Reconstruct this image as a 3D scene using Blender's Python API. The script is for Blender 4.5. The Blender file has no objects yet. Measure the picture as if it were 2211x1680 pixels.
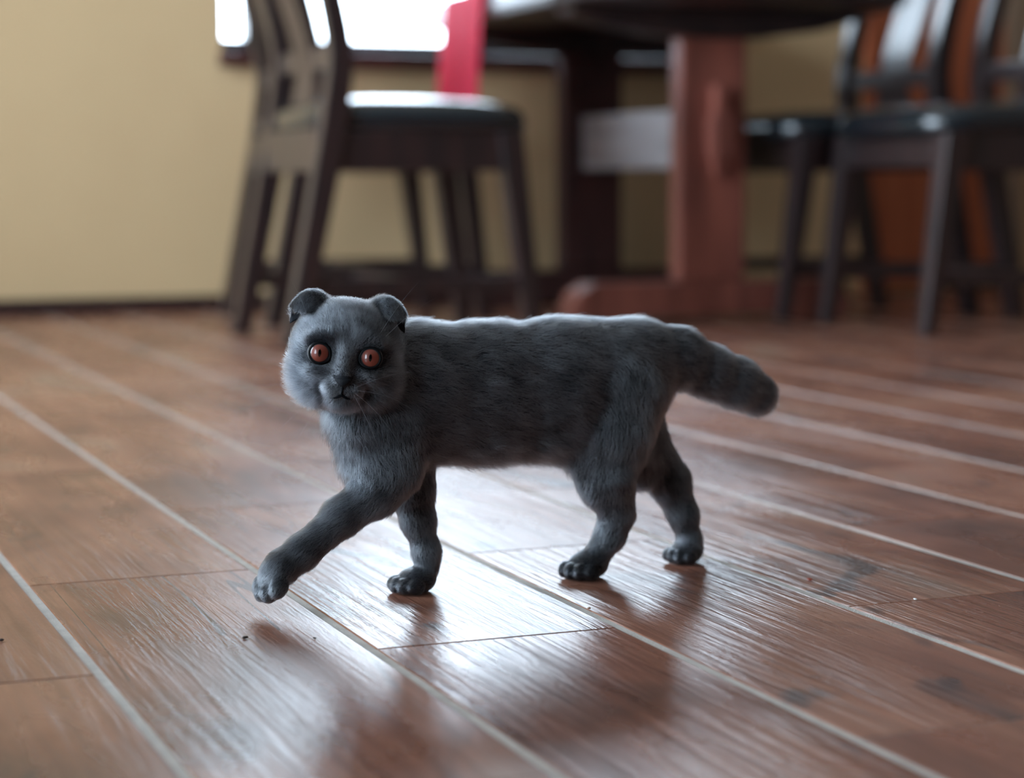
import bpy, bmesh, math, random
import numpy as np
from mathutils import Vector, Matrix

# ------------------------------------------------------------------ camera
F_PX, PITCH, YAW, ROLL, CAM_H = 4453.8, 0.1008177, 0.3802146, -0.00257629, 0.30
CX, CY = 1105.5, 840.0
scene = bpy.context.scene
COL = scene.collection
cp, sp = math.cos(PITCH), math.sin(PITCH)
cyw, syw = math.cos(YAW), math.sin(YAW)
Rv = Vector((cyw, -syw, 0)); Fv = Vector((syw * cp, cyw * cp, -sp)); Uv = Rv.cross(Fv)
cr, sr = math.cos(ROLL), math.sin(ROLL)
Xc = Rv * cr + Uv * sr; Yc = -Rv * sr + Uv * cr; Zc = -Fv
cam_data = bpy.data.cameras.new('camera')
cam = bpy.data.objects.new('camera', cam_data)
COL.objects.link(cam)
M = Matrix((Xc, Yc, Zc)).transposed().to_4x4(); M.translation = Vector((0, 0, CAM_H))
cam.matrix_world = M
cam_data.sensor_width = 23.6
cam_data.lens = F_PX / 2211 * 23.6
cam_data.clip_start = 0.02
cam_data.dof.use_dof = True
cam_data.dof.focus_distance = 1.435
cam_data.dof.aperture_fstop = 2.6
scene.camera = cam

# ------------------------------------------------------------------ world, light, exposure
scene.view_settings.view_transform = 'Standard'
scene.view_settings.look = 'None'
scene.view_settings.gamma = 1
scene.view_settings.exposure = 0.38
scene.view_settings.use_curve_mapping = False
world = bpy.data.worlds.new('overcast_sky'); scene.world = world
world.use_nodes = True
bg = world.node_tree.nodes['Background']
bg.inputs['Color'].default_value = (0.70, 0.85, 1.0, 1)
bg.inputs['Strength'].default_value = 13

def portal(name, loc, rot, sx, sy):
    l = bpy.data.lights.new(name, 'AREA'); l.shape = 'RECTANGLE'; l.size = sx; l.size_y = sy
    l.cycles.is_portal = True
    o = bpy.data.objects.new(name, l); COL.objects.link(o); o.location = loc; o.rotation_euler = rot
    return o

WALL_Y = 4.72          # window wall
LEFT_X = -1.45; RIGHT_X = 3.95; REAR_Y = -2.6; CEIL = 2.55
WX0, WX1, WZ0, WZ1 = 1.168, 2.40, 0.60, 1.95       # opening behind the table
LY0, LY1, LZ0, LZ1 = 1.55, 4.45, 0.10, 2.35         # opening in the left wall
LY2, LY3 = -0.35, 0.55
portal('window_daylight', ((WX0 + WX1) / 2, WALL_Y + .12, (WZ0 + WZ1) / 2), (math.radians(-90), 0, 0), WX1 - WX0, WZ1 - WZ0)
portal('side_window_daylight', (LEFT_X - .12, (LY0 + LY1) / 2, (LZ0 + LZ1) / 2), (0, math.radians(-90), 0), LZ1 - LZ0, LY1 - LY0)
portal('side_window_daylight_rear', (LEFT_X - .12, (LY2 + LY3) / 2, (LZ0 + LZ1) / 2), (0, math.radians(-90), 0), LZ1 - LZ0, LY3 - LY2)

# ------------------------------------------------------------------ materials
def new_mat(name):
    m = bpy.data.materials.new(name); m.use_nodes = True
    return m, m.node_tree.nodes, m.node_tree.links, m.node_tree.nodes['Principled BSDF']

def plain(name, col, rough=.5, spec=.5, coat=0, bump=0, bscale=200, var=0, vscale=8):
    m, N, L, b = new_mat(name)
    b.inputs['Base Color'].default_value = (*col, 1)
    b.inputs['Roughness'].default_value = rough
    b.inputs['Specular IOR Level'].default_value = spec
    b.inputs['Coat Weight'].default_value = coat
    tc = N.new('ShaderNodeTexCoord')
    if var:
        n = N.new('ShaderNodeTexNoise'); n.inputs['Scale'].default_value = vscale; n.inputs['Detail'].default_value = 5
        L.new(tc.outputs['Object'], n.inputs['Vector'])
        r = N.new('ShaderNodeValToRGB')
        r.color_ramp.elements[0].position = .3; r.color_ramp.elements[1].position = .7
        r.color_ramp.elements[0].color = (*[c * (1 - var) for c in col], 1)
        r.color_ramp.elements[1].color = (*[min(1, c * (1 + var)) for c in col], 1)
        L.new(n.outputs['Fac'], r.inputs['Fac']); L.new(r.outputs['Color'], b.inputs['Base Color'])
    if bump:
        n2 = N.new('ShaderNodeTexNoise'); n2.inputs['Scale'].default_value = bscale; n2.inputs['Detail'].default_value = 4
        L.new(tc.outputs['Object'], n2.inputs['Vector'])
        bp = N.new('ShaderNodeBump'); bp.inputs['Strength'].default_value = bump; bp.inputs['Distance'].default_value = .002
        L.new(n2.outputs['Fac'], bp.inputs['Height']); L.new(bp.outputs['Normal'], b.inputs['Normal'])
    return m

def wood(name, c0, c1, scale=(40, 40, 3), rough=.35, coat=.3):
    m, N, L, b = new_mat(name)
    tc = N.new('ShaderNodeTexCoord'); mp = N.new('ShaderNodeMapping'); mp.inputs['Scale'].default_value = scale
    L.new(tc.outputs['Object'], mp.inputs['Vector'])
    n = N.new('ShaderNodeTexNoise'); n.inputs['Scale'].default_value = 1; n.inputs['Detail'].default_value = 6; n.inputs['Distortion'].default_value = .6
    L.new(mp.outputs['Vector'], n.inputs['Vector'])
    r = N.new('ShaderNodeValToRGB'); r.color_ramp.elements[0].position = .32; r.color_ramp.elements[1].position = .68
    r.color_ramp.elements[0].color = (*c0, 1); r.color_ramp.elements[1].color = (*c1, 1)
    L.new(n.outputs['Fac'], r.inputs['Fac']); L.new(r.outputs['Color'], b.inputs['Base Color'])
    bp = N.new('ShaderNodeBump'); bp.inputs['Strength'].default_value = .15; bp.inputs['Distance'].default_value = .001
    L.new(n.outputs['Fac'], bp.inputs['Height']); L.new(bp.outputs['Normal'], b.inputs['Normal'])
    b.inputs['Roughness'].default_value = rough; b.inputs['Coat Weight'].default_value = coat; b.inputs['Coat Roughness'].default_value = max(.25, rough)
    return m

def tile_material():
    m, N, L, b = new_mat('wood_look_tile')
    tc = N.new('ShaderNodeTexCoord'); oi = N.new('ShaderNodeObjectInfo')
    rnd = N.new('ShaderNodeVectorMath'); rnd.operation = 'SCALE'; rnd.inputs[0].default_value = (37.1, 53.7, 11.3)
    L.new(oi.outputs['Random'], rnd.inputs['Scale'])
    add = N.new('ShaderNodeVectorMath'); add.operation = 'ADD'
    L.new(tc.outputs['Object'], add.inputs[0]); L.new(rnd.outputs[0], add.inputs[1])
    def noise(scale, sx, sy, detail=6, dist=0, rough=.55):
        mp = N.new('ShaderNodeMapping'); mp.inputs['Scale'].default_value = (sx, sy, 1)
        L.new(add.outputs[0], mp.inputs['Vector'])
        n = N.new('ShaderNodeTexNoise'); n.inputs['Scale'].default_value = scale; n.inputs['Detail'].default_value = detail
        n.inputs['Distortion'].default_value = dist; n.inputs['Roughness'].default_value = rough
        L.new(mp.outputs['Vector'], n.inputs['Vector']); return n.outputs['Fac']
    def ramp(fac, stops):
        r = N.new('ShaderNodeValToRGB'); e = r.color_ramp.elements
        e[0].position, e[0].color = stops[0][0], (*stops[0][1], 1)
        e[1].position, e[1].color = stops[-1][0], (*stops[-1][1], 1)
        for p, c in stops[1:-1]:
            x = e.new(p); x.color = (*c, 1)
        L.new(fac, r.inputs['Fac']); return r.outputs['Color']
    def mix(a, bb, fac, mode='MIX'):
        x = N.new('ShaderNodeMix'); x.data_type = 'RGBA'; x.blend_type = mode
        if isinstance(fac, (int, float)): x.inputs[0].default_value = fac
        else: L.new(fac, x.inputs[0])
        L.new(a, x.inputs[6]); L.new(bb, x.inputs[7]); return x.outputs[2]
    big = noise(7, 1, .45, 4, .4)
    grain = noise(60, 1.6, .07, 5, .25, .6)
    base = ramp(big, [(.28, (.11, .055, .042)), (.45, (.23, .095, .062)), (.6, (.33, .15, .095)), (.75, (.28, .19, .14))])
    gcol = ramp(grain, [(.3, (.62, .58, .56)), (.5, (.95, .95, .95)), (.7, (1.18, 1.15, 1.1))])
    c = mix(base, gcol, .8, 'MULTIPLY')
    # dark knots and cracks of the print
    knot = ramp(noise(9, 1, .55, 3, 1.2), [(.0, (1, 1, 1)), (.30, (1, 1, 1)), (.385, (0, 0, 0)), (1, (0, 0, 0))])
    k2 = N.new('ShaderNodeRGB'); k2.outputs[0].default_value = (.045, .034, .036, 1)
    kf = N.new('ShaderNodeMath'); kf.operation = 'MULTIPLY'; kf.inputs[1].default_value = .8
    L.new(knot, kf.inputs[0])
    c = mix(c, k2.outputs[0], kf.outputs[0])
    crack_n = noise(5, 2.2, .10, 2, .35)
    cd = N.new('ShaderNodeMath'); cd.operation = 'SUBTRACT'; cd.inputs[1].default_value = .5; L.new(crack_n, cd.inputs[0])
    ca = N.new('ShaderNodeMath'); ca.operation = 'ABSOLUTE'; L.new(cd.outputs[0], ca.inputs[0])
    cm = N.new('ShaderNodeMath'); cm.operation = 'LESS_THAN'; cm.inputs[1].default_value = .0035; L.new(ca.outputs[0], cm.inputs[0])
    gate = noise(4, 1, 1, 2)
    gt = N.new('ShaderNodeMath'); gt.operation = 'GREATER_THAN'; gt.inputs[1].default_value = .56; L.new(gate, gt.inputs[0])
    gm = N.new('ShaderNodeMath'); gm.operation = 'MULTIPLY'; L.new(cm.outputs[0], gm.inputs[0]); L.new(gt.outputs[0], gm.inputs[1])
    gs = N.new('ShaderNodeMath'); gs.operation = 'MULTIPLY'; gs.inputs[1].default_value = .75; L.new(gm.outputs[0], gs.inputs[0])
    c = mix(c, k2.outputs[0], gs.outputs[0])
    L.new(c, b.inputs['Base Color'])
    # embossed grain
    ridges = noise(120, 1.0, .045, 4, 1.2, .6)
    fine = noise(420, 1, .25, 2)
    zone = ramp(noise(6, 1, .5, 2), [(.35, (.25,) * 3), (.6, (1, 1, 1))])
    mu = N.new('ShaderNodeMath'); mu.operation = 'MULTIPLY'; L.new(ridges, mu.inputs[0]); L.new(zone, mu.inputs[1])
    ad = N.new('ShaderNodeMath'); ad.operation = 'MULTIPLY_ADD'; ad.inputs[1].default_value = .10
    L.new(fine, ad.inputs[0]); L.new(mu.outputs[0], ad.inputs[2])
    bp = N.new('ShaderNodeBump'); bp.inputs['Strength'].default_value = 1; bp.inputs['Distance'].default_value = .0013
    L.new(ad.outputs[0], bp.inputs['Height']); L.new(bp.outputs['Normal'], b.inputs['Normal'])
    rr = N.new('ShaderNodeMapRange'); rr.inputs[3].default_value = .18; rr.inputs[4].default_value = .38
    L.new(noise(14, 1, .3, 4), rr.inputs[0]); L.new(rr.outputs[0], b.inputs['Roughness'])
    b.inputs['Specular IOR Level'].default_value = .30
    return m

def glass_material():
    m = bpy.data.materials.new('window_glass'); m.use_nodes = True
    N, L = m.node_tree.nodes, m.node_tree.links
    N.remove(N['Principled BSDF']); out = N['Material Output']
    t = N.new('ShaderNodeBsdfTransparent'); g = N.new('ShaderNodeBsdfGlossy'); g.inputs['Roughness'].default_value = .02
    fr = N.new('ShaderNodeFresnel'); fr.inputs['IOR'].default_value = 1.45
    mx = N.new('ShaderNodeMixShader'); L.new(fr.outputs[0], mx.inputs[0]); L.new(t.outputs[0], mx.inputs[1]); L.new(g.outputs[0], mx.inputs[2])
    L.new(mx.outputs[0], out.inputs['Surface'])
    return m

def wall_material(name, c0, c1):
    m, N, L, b = new_mat(name)
    tc = N.new('ShaderNodeTexCoord')
    n = N.new('ShaderNodeTexNoise'); n.inputs['Scale'].default_value = 2.6; n.inputs['Detail'].default_value = 3
    L.new(tc.outputs['Object'], n.inputs['Vector'])
    r = N.new('ShaderNodeValToRGB'); r.color_ramp.elements[0].position = .35; r.color_ramp.elements[1].position = .65
    r.color_ramp.elements[0].color = (*c0, 1); r.color_ramp.elements[1].color = (*c1, 1)
    L.new(n.outputs['Fac'], r.inputs['Fac']); L.new(r.outputs['Color'], b.inputs['Base Color'])
    n2 = N.new('ShaderNodeTexNoise'); n2.inputs['Scale'].default_value = 160; n2.inputs['Detail'].default_value = 3
    L.new(tc.outputs['Object'], n2.inputs['Vector'])
    bp = N.new('ShaderNodeBump'); bp.inputs['Strength'].default_value = .25; bp.inputs['Distance'].default_value = .002
    L.new(n2.outputs['Fac'], bp.inputs['Height']); L.new(bp.outputs['Normal'], b.inputs['Normal'])
    b.inputs['Roughness'].default_value = .8
    return m

MAT = {}
MAT['tile'] = tile_material()
MAT['grout'] = plain('cement_grout', (.54, .50, .45), .8, .3, 0, .5, 900, .12, 60)
MAT['wall'] = wall_material('ochre_plaster', (.68, .475, .255), (.72, .515, .28))
MAT['brown_wall'] = wall_material('brown_plaster', (.10, .065, .045), (.12, .08, .055))  # unseen walls, tone made dark to lower the fill light from the front
MAT['ceiling'] = plain('white_ceiling', (.45, .42, .38), .9)
MAT['glass'] = glass_material()
MAT['frame'] = plain('dark_window_paint', (.018, .024, .034), .35, .5, .2)
MAT['sill'] = wood('dark_red_sill_wood', (.05, .016, .014), (.09, .03, .024), (3, 40, 40))
MAT['skirting'] = wood('dark_skirting_wood', (.022, .008, .007), (.04, .014, .011), (3, 40, 40), .5)
MAT['chair_wood'] = wood('dark_mahogany', (.010, .007, .008), (.032, .014, .013), (50, 50, 4), .38, .8)
MAT['table_wood'] = wood('red_brown_timber', (.13, .040, .030), (.40, .125, .085), (14, 14, 2.2), .38, .4)
MAT['beam_wood'] = wood('sheen_grey_beam_wood', (.22, .20, .20), (.36, .33, .33), (30, 3, 30), .45, .3)  # grey sheen of the side window put into the beam's colour
MAT['shaded_post'] = wood('shaded_red_brown_timber', (.035, .016, .016), (.09, .036, .031), (14, 14, 2.2), .45, .2)  # far trestle: same timber as the near one, shade put into its colour
MAT['table_top'] = wood('dark_table_timber', (.02, .014, .016), (.045, .025, .024), (20, 3, 20), .4, .3)
MAT['leather'] = plain('black_leather', (.006, .012, .016), .2, .7, .6, .25, 220)
MAT['door'] = wood('orange_brown_door_wood', (.36, .085, .035), (.52, .15, .06), (22, 22, 1.5), .5, .1)
MAT['door_frame'] = wood('beige_door_trim', (.30, .20, .13), (.38, .26, .17), (30, 30, 2), .6, 0)
MAT['red_cloth'] = None
m, N, L, b = new_mat('crimson_cloth')
b.inputs['Base Color'].default_value = (.80, .055, .115, 1); b.inputs['Roughness'].default_value = .8
tr = N.new('ShaderNodeBsdfTranslucent'); tr.inputs['Color'].default_value = (.95, .07, .15, 1)
mx = N.new('ShaderNodeMixShader'); mx.inputs[0].default_value = .5
L.new(b.outputs[0], mx.inputs[1]); L.new(tr.outputs[0], mx.inputs[2]); L.new(mx.outputs[0], N['Material Output'].inputs['Surface'])
MAT['red_cloth'] = m

# ------------------------------------------------------------------ helpers
def link(name, me, mat=None, parent=None, loc=None):
    o = bpy.data.objects.new(name, me); COL.objects.link(o)
    if mat is not None and me is not None: me.materials.append(mat)
    if parent is not None: o.parent = parent
    if loc is not None: o.location = loc
    return o

def from_bm(name, bm, mat, parent=None, loc=None, smooth=False):
    me = bpy.data.meshes.new(name)
    bmesh.ops.recalc_face_normals(bm, faces=bm.faces)
    bm.to_mesh(me); bm.free()
    if smooth:
        for p in me.polygons: p.use_smooth = True
    return link(name, me, mat, parent, loc)

def tag(o, label=None, cat=None, group=None, kind=None):
    if label: o['label'] = label
    if cat: o['category'] = cat
    if group: o['group'] = group
    if kind: o['kind'] = kind
    return o

def empty(name, loc, rz=0):
    o = bpy.data.objects.new(name, None); COL.objects.link(o); o.location = loc; o.rotation_euler = (0, 0, rz)
    o.empty_display_size = .05
    return o

def add_box(bm, lo, hi):
    v = [bm.verts.new((x, y, z)) for x in (lo[0], hi[0]) for y in (lo[1], hi[1]) for z in (lo[2], hi[2])]
    fs = [bm.faces.new([v[i] for i in q]) for q in ((0, 1, 3, 2), (4, 6, 7, 5), (0, 4, 5, 1), (2, 3, 7, 6), (0, 2, 6, 4), (1, 5, 7, 3))]
    return v, fs

def box(name, lo, hi, mat, parent=None, bevel=0, seg=2):
    bm = bmesh.new(); add_box(bm, lo, hi)
    if bevel:
        bmesh.ops.bevel(bm, geom=list(bm.edges), offset=bevel, segments=seg, profile=.6, affect='EDGES')
    return from_bm(name, bm, mat, parent, smooth=False)

def loft(name, rings, mat, parent=None, bevel=0, smooth=False, close=True):
    """rings: lists of points with the same count."""
    bm = bmesh.new()
    R = [[bm.verts.new(p) for p in r] for r in rings]
    n = len(R[0])
    for a, c in zip(R, R[1:]):
        for i in range(n):
            bm.faces.new((a[i], a[(i + 1) % n], c[(i + 1) % n], c[i]))
    if close:
        bm.faces.new(R[0][::-1]); bm.faces.new(R[-1])
    if bevel:
        bmesh.ops.recalc_face_normals(bm, faces=bm.faces)
        es = [e for e in bm.edges if len(e.link_faces) == 2 and e.calc_face_angle(0) > .7]
        bmesh.ops.bevel(bm, geom=es, offset=bevel, segments=2, profile=.6, affect='EDGES')
    return from_bm(name, bm, mat, parent, smooth=smooth)

def catmull(pts, n):
    pts = np.array(pts, float); P = np.vstack([2 * pts[0] - pts[1], pts, 2 * pts[-1] - pts[-2]]); out = []
    for i in range(1, len(P) - 2):
        for t in np.linspace(0, 1, n, endpoint=False):
            p0, p1, p2, p3 = P[i - 1:i + 3]
            out.append(.5 * ((2 * p1) + (p2 - p0) * t + (2 * p0 - 5 * p1 + 4 * p2 - p3) * t * t + (3 * p1 - p0 - 3 * p2 + p3) * t ** 3))
    out.append(P[-2]); return np.array(out)

def beam_xz(name, path, y0, y1, mat, parent, bevel=.004, smooth=False):
    """path: (x, z, thickness) along a bar bent in the xz plane, spanning y0..y1."""
    path = np.array(path, float); rings = []
    for i in range(len(path)):
        a = path[max(0, i - 1)][:2]; c = path[min(len(path) - 1, i + 1)][:2]
        t = (c - a) / np.linalg.norm(c - a); nn = np.array((t[1], -t[0]))
        if i == 0 or i == len(path) - 1: nn = np.array((1.0, 0))
        p = path[i][:2]; h = path[i][2] / 2
        q0 = p - nn * h; q1 = p + nn * h
        rings.append([(q0[0], y0, q0[1]), (q1[0], y0, q1[1]), (q1[0], y1, q1[1]), (q0[0], y1, q0[1])])
    return loft(name, rings, mat, parent, bevel, smooth)

def tube(name, pts, radii, mat, parent=None, sides=8):
    pts = [Vector(p) for p in pts]; rings = []
    for i, p in enumerate(pts):
        t = (pts[min(i + 1, len(pts) - 1)] - pts[max(i - 1, 0)]).normalized()
        a = t.orthogonal().normalized() if i == 0 else (rings_a - t * rings_a.dot(t)).normalized()
        rings_a = a; bb = t.cross(a)
        rings.append([tuple(p + (a * math.cos(k * 2 * math.pi / sides) + bb * math.sin(k * 2 * math.pi / sides)) * radii[i]) for k in range(sides)])
    return loft(name, rings, mat, parent, smooth=True)

# ------------------------------------------------------------------ structure
def struct(o): o['kind'] = 'structure'; return o

floor = struct(box('floor', (LEFT_X - .3, REAR_Y - .2, -.06), (RIGHT_X + .2, WALL_Y + .2, -.0006), MAT['grout']))
# planks: 17.5 x 60 cm, half bond
PW, PL, GX, GY = .175, .6, .0056, .0016
X_L1 = .225
def plank_mesh(x0, x1, y0, y1):
    bm = bmesh.new()
    bv, dz = .0013, .0008
    lo = [(x0, y0), (x1, y0), (x1, y1), (x0, y1)]
    hi = [(x0 + bv, y0 + bv * .5), (x1 - bv, y0 + bv * .5), (x1 - bv, y1 - bv * .5), (x0 + bv, y1 - bv * .5)]
    b0 = [bm.verts.new((*p, -.008)) for p in lo]; m0 = [bm.verts.new((*p, -dz)) for p in lo]; t0 = [bm.verts.new((*p, 0)) for p in hi]
    for A, B in ((b0, m0), (m0, t0)):
        for i in range(4): bm.faces.new((A[i], A[(i + 1) % 4], B[(i + 1) % 4], B[i]))
    bm.faces.new(t0)
    return bm
bm = plank_mesh(-(PW - GX) / 2, (PW - GX) / 2, -(PL - GY) / 2, (PL - GY) / 2)
bmesh.ops.recalc_face_normals(bm, faces=bm.faces)
plank_me = bpy.data.meshes.new('plank'); bm.to_mesh(plank_me); bm.free(); plank_me.materials.append(MAT['tile'])
rng = random.Random(5)
rest = bmesh.new()
i0 = math.floor((LEFT_X - X_L1) / PW); i1 = math.ceil((RIGHT_X - X_L1) / PW)
for i in range(i0, i1):
    xc = X_L1 + PW * (i + .5)
    off = 1.542 if i % 2 == 0 else 1.243
    for j in range(-9, 8):
        ya = off + PL * j; yb = ya + PL
        if yb < REAR_Y or ya > WALL_Y: continue
        yc = (ya + yb) / 2
        xa, xb = xc - PW / 2, xc + PW / 2
        inside = -.15 < xb and xa < 3.45 and yb > .75 and xb > .18 * ya - .35 and xa < .95 * yb + .05
        full = yb <= WALL_Y and xb < RIGHT_X and xa > LEFT_X
        if inside:
            if full:
                o = link('plank', plank_me, None, floor, (xc, yc, rng.uniform(-.00012, .00012)))
            else:
                y1 = min(yb, WALL_Y - .001) - yc
                o = from_bm('plank', plank_mesh(-(PW - GX) / 2, (PW - GX) / 2, -(PL - GY) / 2, y1), MAT['tile'], floor, (xc, yc, 0))
        else:
            y0c, y1c = max(ya + GY / 2, REAR_Y), min(yb - GY / 2, WALL_Y)
            x0c, x1c = max(xa + GX / 2, LEFT_X), min(xb - GX / 2, RIGHT_X)
            if x1c > x0c and y1c > y0c: add_box(rest, (x0c, y0c, -.006), (x1c, y1c, 0))
tag(from_bm('outlying_planks', rest, MAT['tile'], floor), kind='stuff')

T = .16
def wall_with_openings(name, axis, pos, outward, a0, a1, openings, mat):
    """axis 'x': wall runs along x at y=pos; openings: (a0,a1,z0,z1)"""
    bm = bmesh.new()
    cuts = sorted(openings); cur = a0
    def put(p0, p1, z0, z1):
        if p1 - p0 < 1e-4 or z1 - z0 < 1e-4: return
        n0, n1 = sorted((pos, pos + outward * T))
        if axis == 'x': add_box(bm, (p0, n0, z0), (p1, n1, z1))
        else: add_box(bm, (n0, p0, z0), (n1, p1, z1))
    for (b0, b1, z0, z1) in cuts:
        put(cur, b0, 0, CEIL); put(b0, b1, 0, z0); put(b0, b1, z1, CEIL); cur = b1
    put(cur, a1, 0, CEIL)
    return struct(from_bm(name, bm, mat))
DX0, DX1, DZ1 = 2.875, 3.30, 2.0
wall_with_openings('wall_back', 'x', WALL_Y, 1, LEFT_X - T, RIGHT_X + T, [(WX0, WX1, WZ0, WZ1)], MAT['wall'])
wall_with_openings('wall_left', 'y', LEFT_X, -1, REAR_Y, WALL_Y, [(LY0, LY1, LZ0, LZ1), (LY2, LY3, LZ0, LZ1)], MAT['wall'])
wall_with_openings('wall_right', 'y', RIGHT_X, 1, REAR_Y, WALL_Y, [], MAT['brown_wall'])
wall_with_openings('wall_front', 'x', REAR_Y, -1, LEFT_X - T, RIGHT_X + T, [], MAT['brown_wall'])
struct(box('ceiling', (LEFT_X - T, REAR_Y - T, CEIL), (RIGHT_X + T, WALL_Y + T, CEIL + .1), MAT['ceiling']))
struct(box('baseboard_back', (LEFT_X, WALL_Y - .014, 0), (DX0 - .05, WALL_Y, .036), MAT['skirting'], bevel=.002))
struct(box('baseboard_left', (LEFT_X, REAR_Y, 0), (LEFT_X + .014, WALL_Y - .014, .036), MAT['skirting'], bevel=.002))
struct(box('baseboard_right', (RIGHT_X - .014, REAR_Y, 0), (RIGHT_X, WALL_Y, .036), MAT['skirting'], bevel=.002))

def window(name, axis, pos, a0, a1, z0, z1, muls, fw=.045):
    """frame sits in the wall's thickness"""
    root = struct(empty(name, (0, 0, 0)))
    d0, d1 = (pos + .03, pos + .085) if axis == 'x' else (pos - .085, pos - .03)
    def bx(nm, p0, p1, q0, q1, e0, e1, mat, bev=.004):
        if axis == 'x': return box(nm, (p0, e0, q0), (p1, e1, q1), mat, root, bev)
        return box(nm, (e0, p0, q0), (e1, p1, q1), mat, root, bev)
    bx('frame_rail', a0, a1, z0, z0 + .03, d0, d1, MAT['frame']); bx('frame_rail', a0, a1, z1 - fw, z1, d0, d1, MAT['frame'])
    bx('frame_stile', a0, a0 + (.012 if axis == 'x' else fw), z0 + .03, z1 - fw, d0, d1, MAT['frame']); bx('frame_stile', a1 - fw, a1, z0 + .03, z1 - fw, d0, d1, MAT['frame'])
    edges = [a0 + .012] + [v for mm in muls for v in mm] + [a1 - fw]
    for m0, m1 in muls: bx('mullion', m0, m1, z0 + .03, z1 - fw, d0, d1, MAT['frame'])
    dm = (d0 + d1) / 2
    for k in range(0, len(edges), 2):
        bx('pane', edges[k], edges[k + 1], z0 + .03, z1 - fw, dm - .003, dm + .003, MAT['glass'], 0)
    return root
w1 = window('window_1', 'x', WALL_Y, WX0, WX1, WZ0, WZ1, [(1.232, 1.275), (1.80, 1.84)])
sl = box('window_sill', (WX0 - .01, WALL_Y - .035, .562), (WX1 + .03, WALL_Y + .03, .60), MAT['sill'], w1, .005)
window('window_2', 'y', LEFT_X, LY0, LY1, LZ0, LZ1, [(2.5, 2.56), (3.45, 3.51)])
window('window_3', 'y', LEFT_X, LY2, LY3, LZ0, LZ1, [(.08, .12)])

# wooden door in the far right corner
door = struct(empty('door_1', (0, 0, 0)))
nb = 4
for k in range(nb):
    xa = DX0 + .03 + (DX1 - DX0 - .03) * k / nb; xb = DX0 + .03 + (DX1 - DX0 - .03) * (k + 1) / nb
    box('door_board', (xa + .001, WALL_Y - .028, .012), (xb - .001, WALL_Y - .004, DZ1), MAT['door'], door, .003)
box('door_stile', (DX0, WALL_Y - .036, 0), (DX0 + .03, WALL_Y - .002, DZ1 + .03), MAT['door'], door, .003)
box('door_casing', (DX1, WALL_Y - .03, 0), (DX1 + .07, WALL_Y - .001, DZ1 + .05), MAT['door_frame'], door, .003)

# ------------------------------------------------------------------ table
CXT = 2.04
table = empty('trestle_table', (CXT, 4.2, 0))
tag(table, 'red-brown wooden trestle table with broad plank legs, standing at the window', 'table')
def tl(p): return (p[0] - CXT, p[1] - 4.2, p[2])
# top: slab with rounded near end
hw, yf, yn = .385, 4.69, 3.62
outline = [(-hw, yf)] 
for k in range(0, 13):
    a = math.pi + math.pi * k / 12
    outline.append((hw * abs(math.cos(a)) ** .7 * (1 if math.cos(a) > 0 else -1), yn + .30 - .30 * abs(math.sin(a)) ** .8))
outline.append((hw, yf))
rings = []
for ins, z in ((.018, .655), (.004, .661), (0, .675), (0, .70), (.006, .712), (.02, .716)):
    rings.append([(x * (1 - ins / hw), (y - 4.2) * (1 - ins / .54), z) for x, y in outline])
loft('tabletop', rings, MAT['table_top'], table)
def trestle(yc, top_mat, wood_mat):
    y0, y1 = yc - 4.2 - .026, yc - 4.2 + .026
    box('leg_post', (-.078, y0, .085), (.078, y1, .60), wood_mat, table, .006)
    # foot and head: curved outlines
    def prof(name, pts, yy0, yy1, mat):
        loft(name, [[(x, yy0, z) for x, z in pts], [(x, yy1, z) for x, z in pts]], mat, table, .006)
    foot = [(-.325, 0), (-.335, .03), (-.315, .065), (-.28, .085), (.28, .085), (.315, .065), (.335, .03), (.325, 0), (.2, 0), (.17, .012), (-.17, .012), (-.2, 0)]
    prof('foot', foot, y0 - .02, y1 + .02, wood_mat)
    head = [(-.34, .655), (-.33, .640), (-.25, .618), (-.14, .603), (0, .597), (.14, .603), (.25, .618), (.33, .640), (.34, .655)]
    prof('top_bearer', head, y0 - .02, y1 + .02, top_mat)
trestle(3.97, MAT['table_top'], MAT['table_wood']); trestle(4.6, MAT['table_top'], MAT['shaded_post'])
stretch = box('stretcher_beam', (-.028, 3.985 - 4.2, .325), (.022, 4.60 - 4.2, .452), MAT['beam_wood'], table, .006)
box('tenon', (-.02, 3.895 - 4.2, .345), (.02, 3.95 - 4.2, .435), MAT['table_wood'], table, .004)
loft('wedge', [[(-.012, 3.915 - 4.2, .31), (.012, 3.915 - 4.2, .31), (.012, 3.935 - 4.2, .31), (-.012, 3.935 - 4.2, .31)],
               [(-.012, 3.905 - 4.2, .50), (.012, 3.905 - 4.2, .50), (.012, 3.94 - 4.2, .50), (-.012, 3.94 - 4.2, .50)]], MAT['table_wood'], table, .003)

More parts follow.
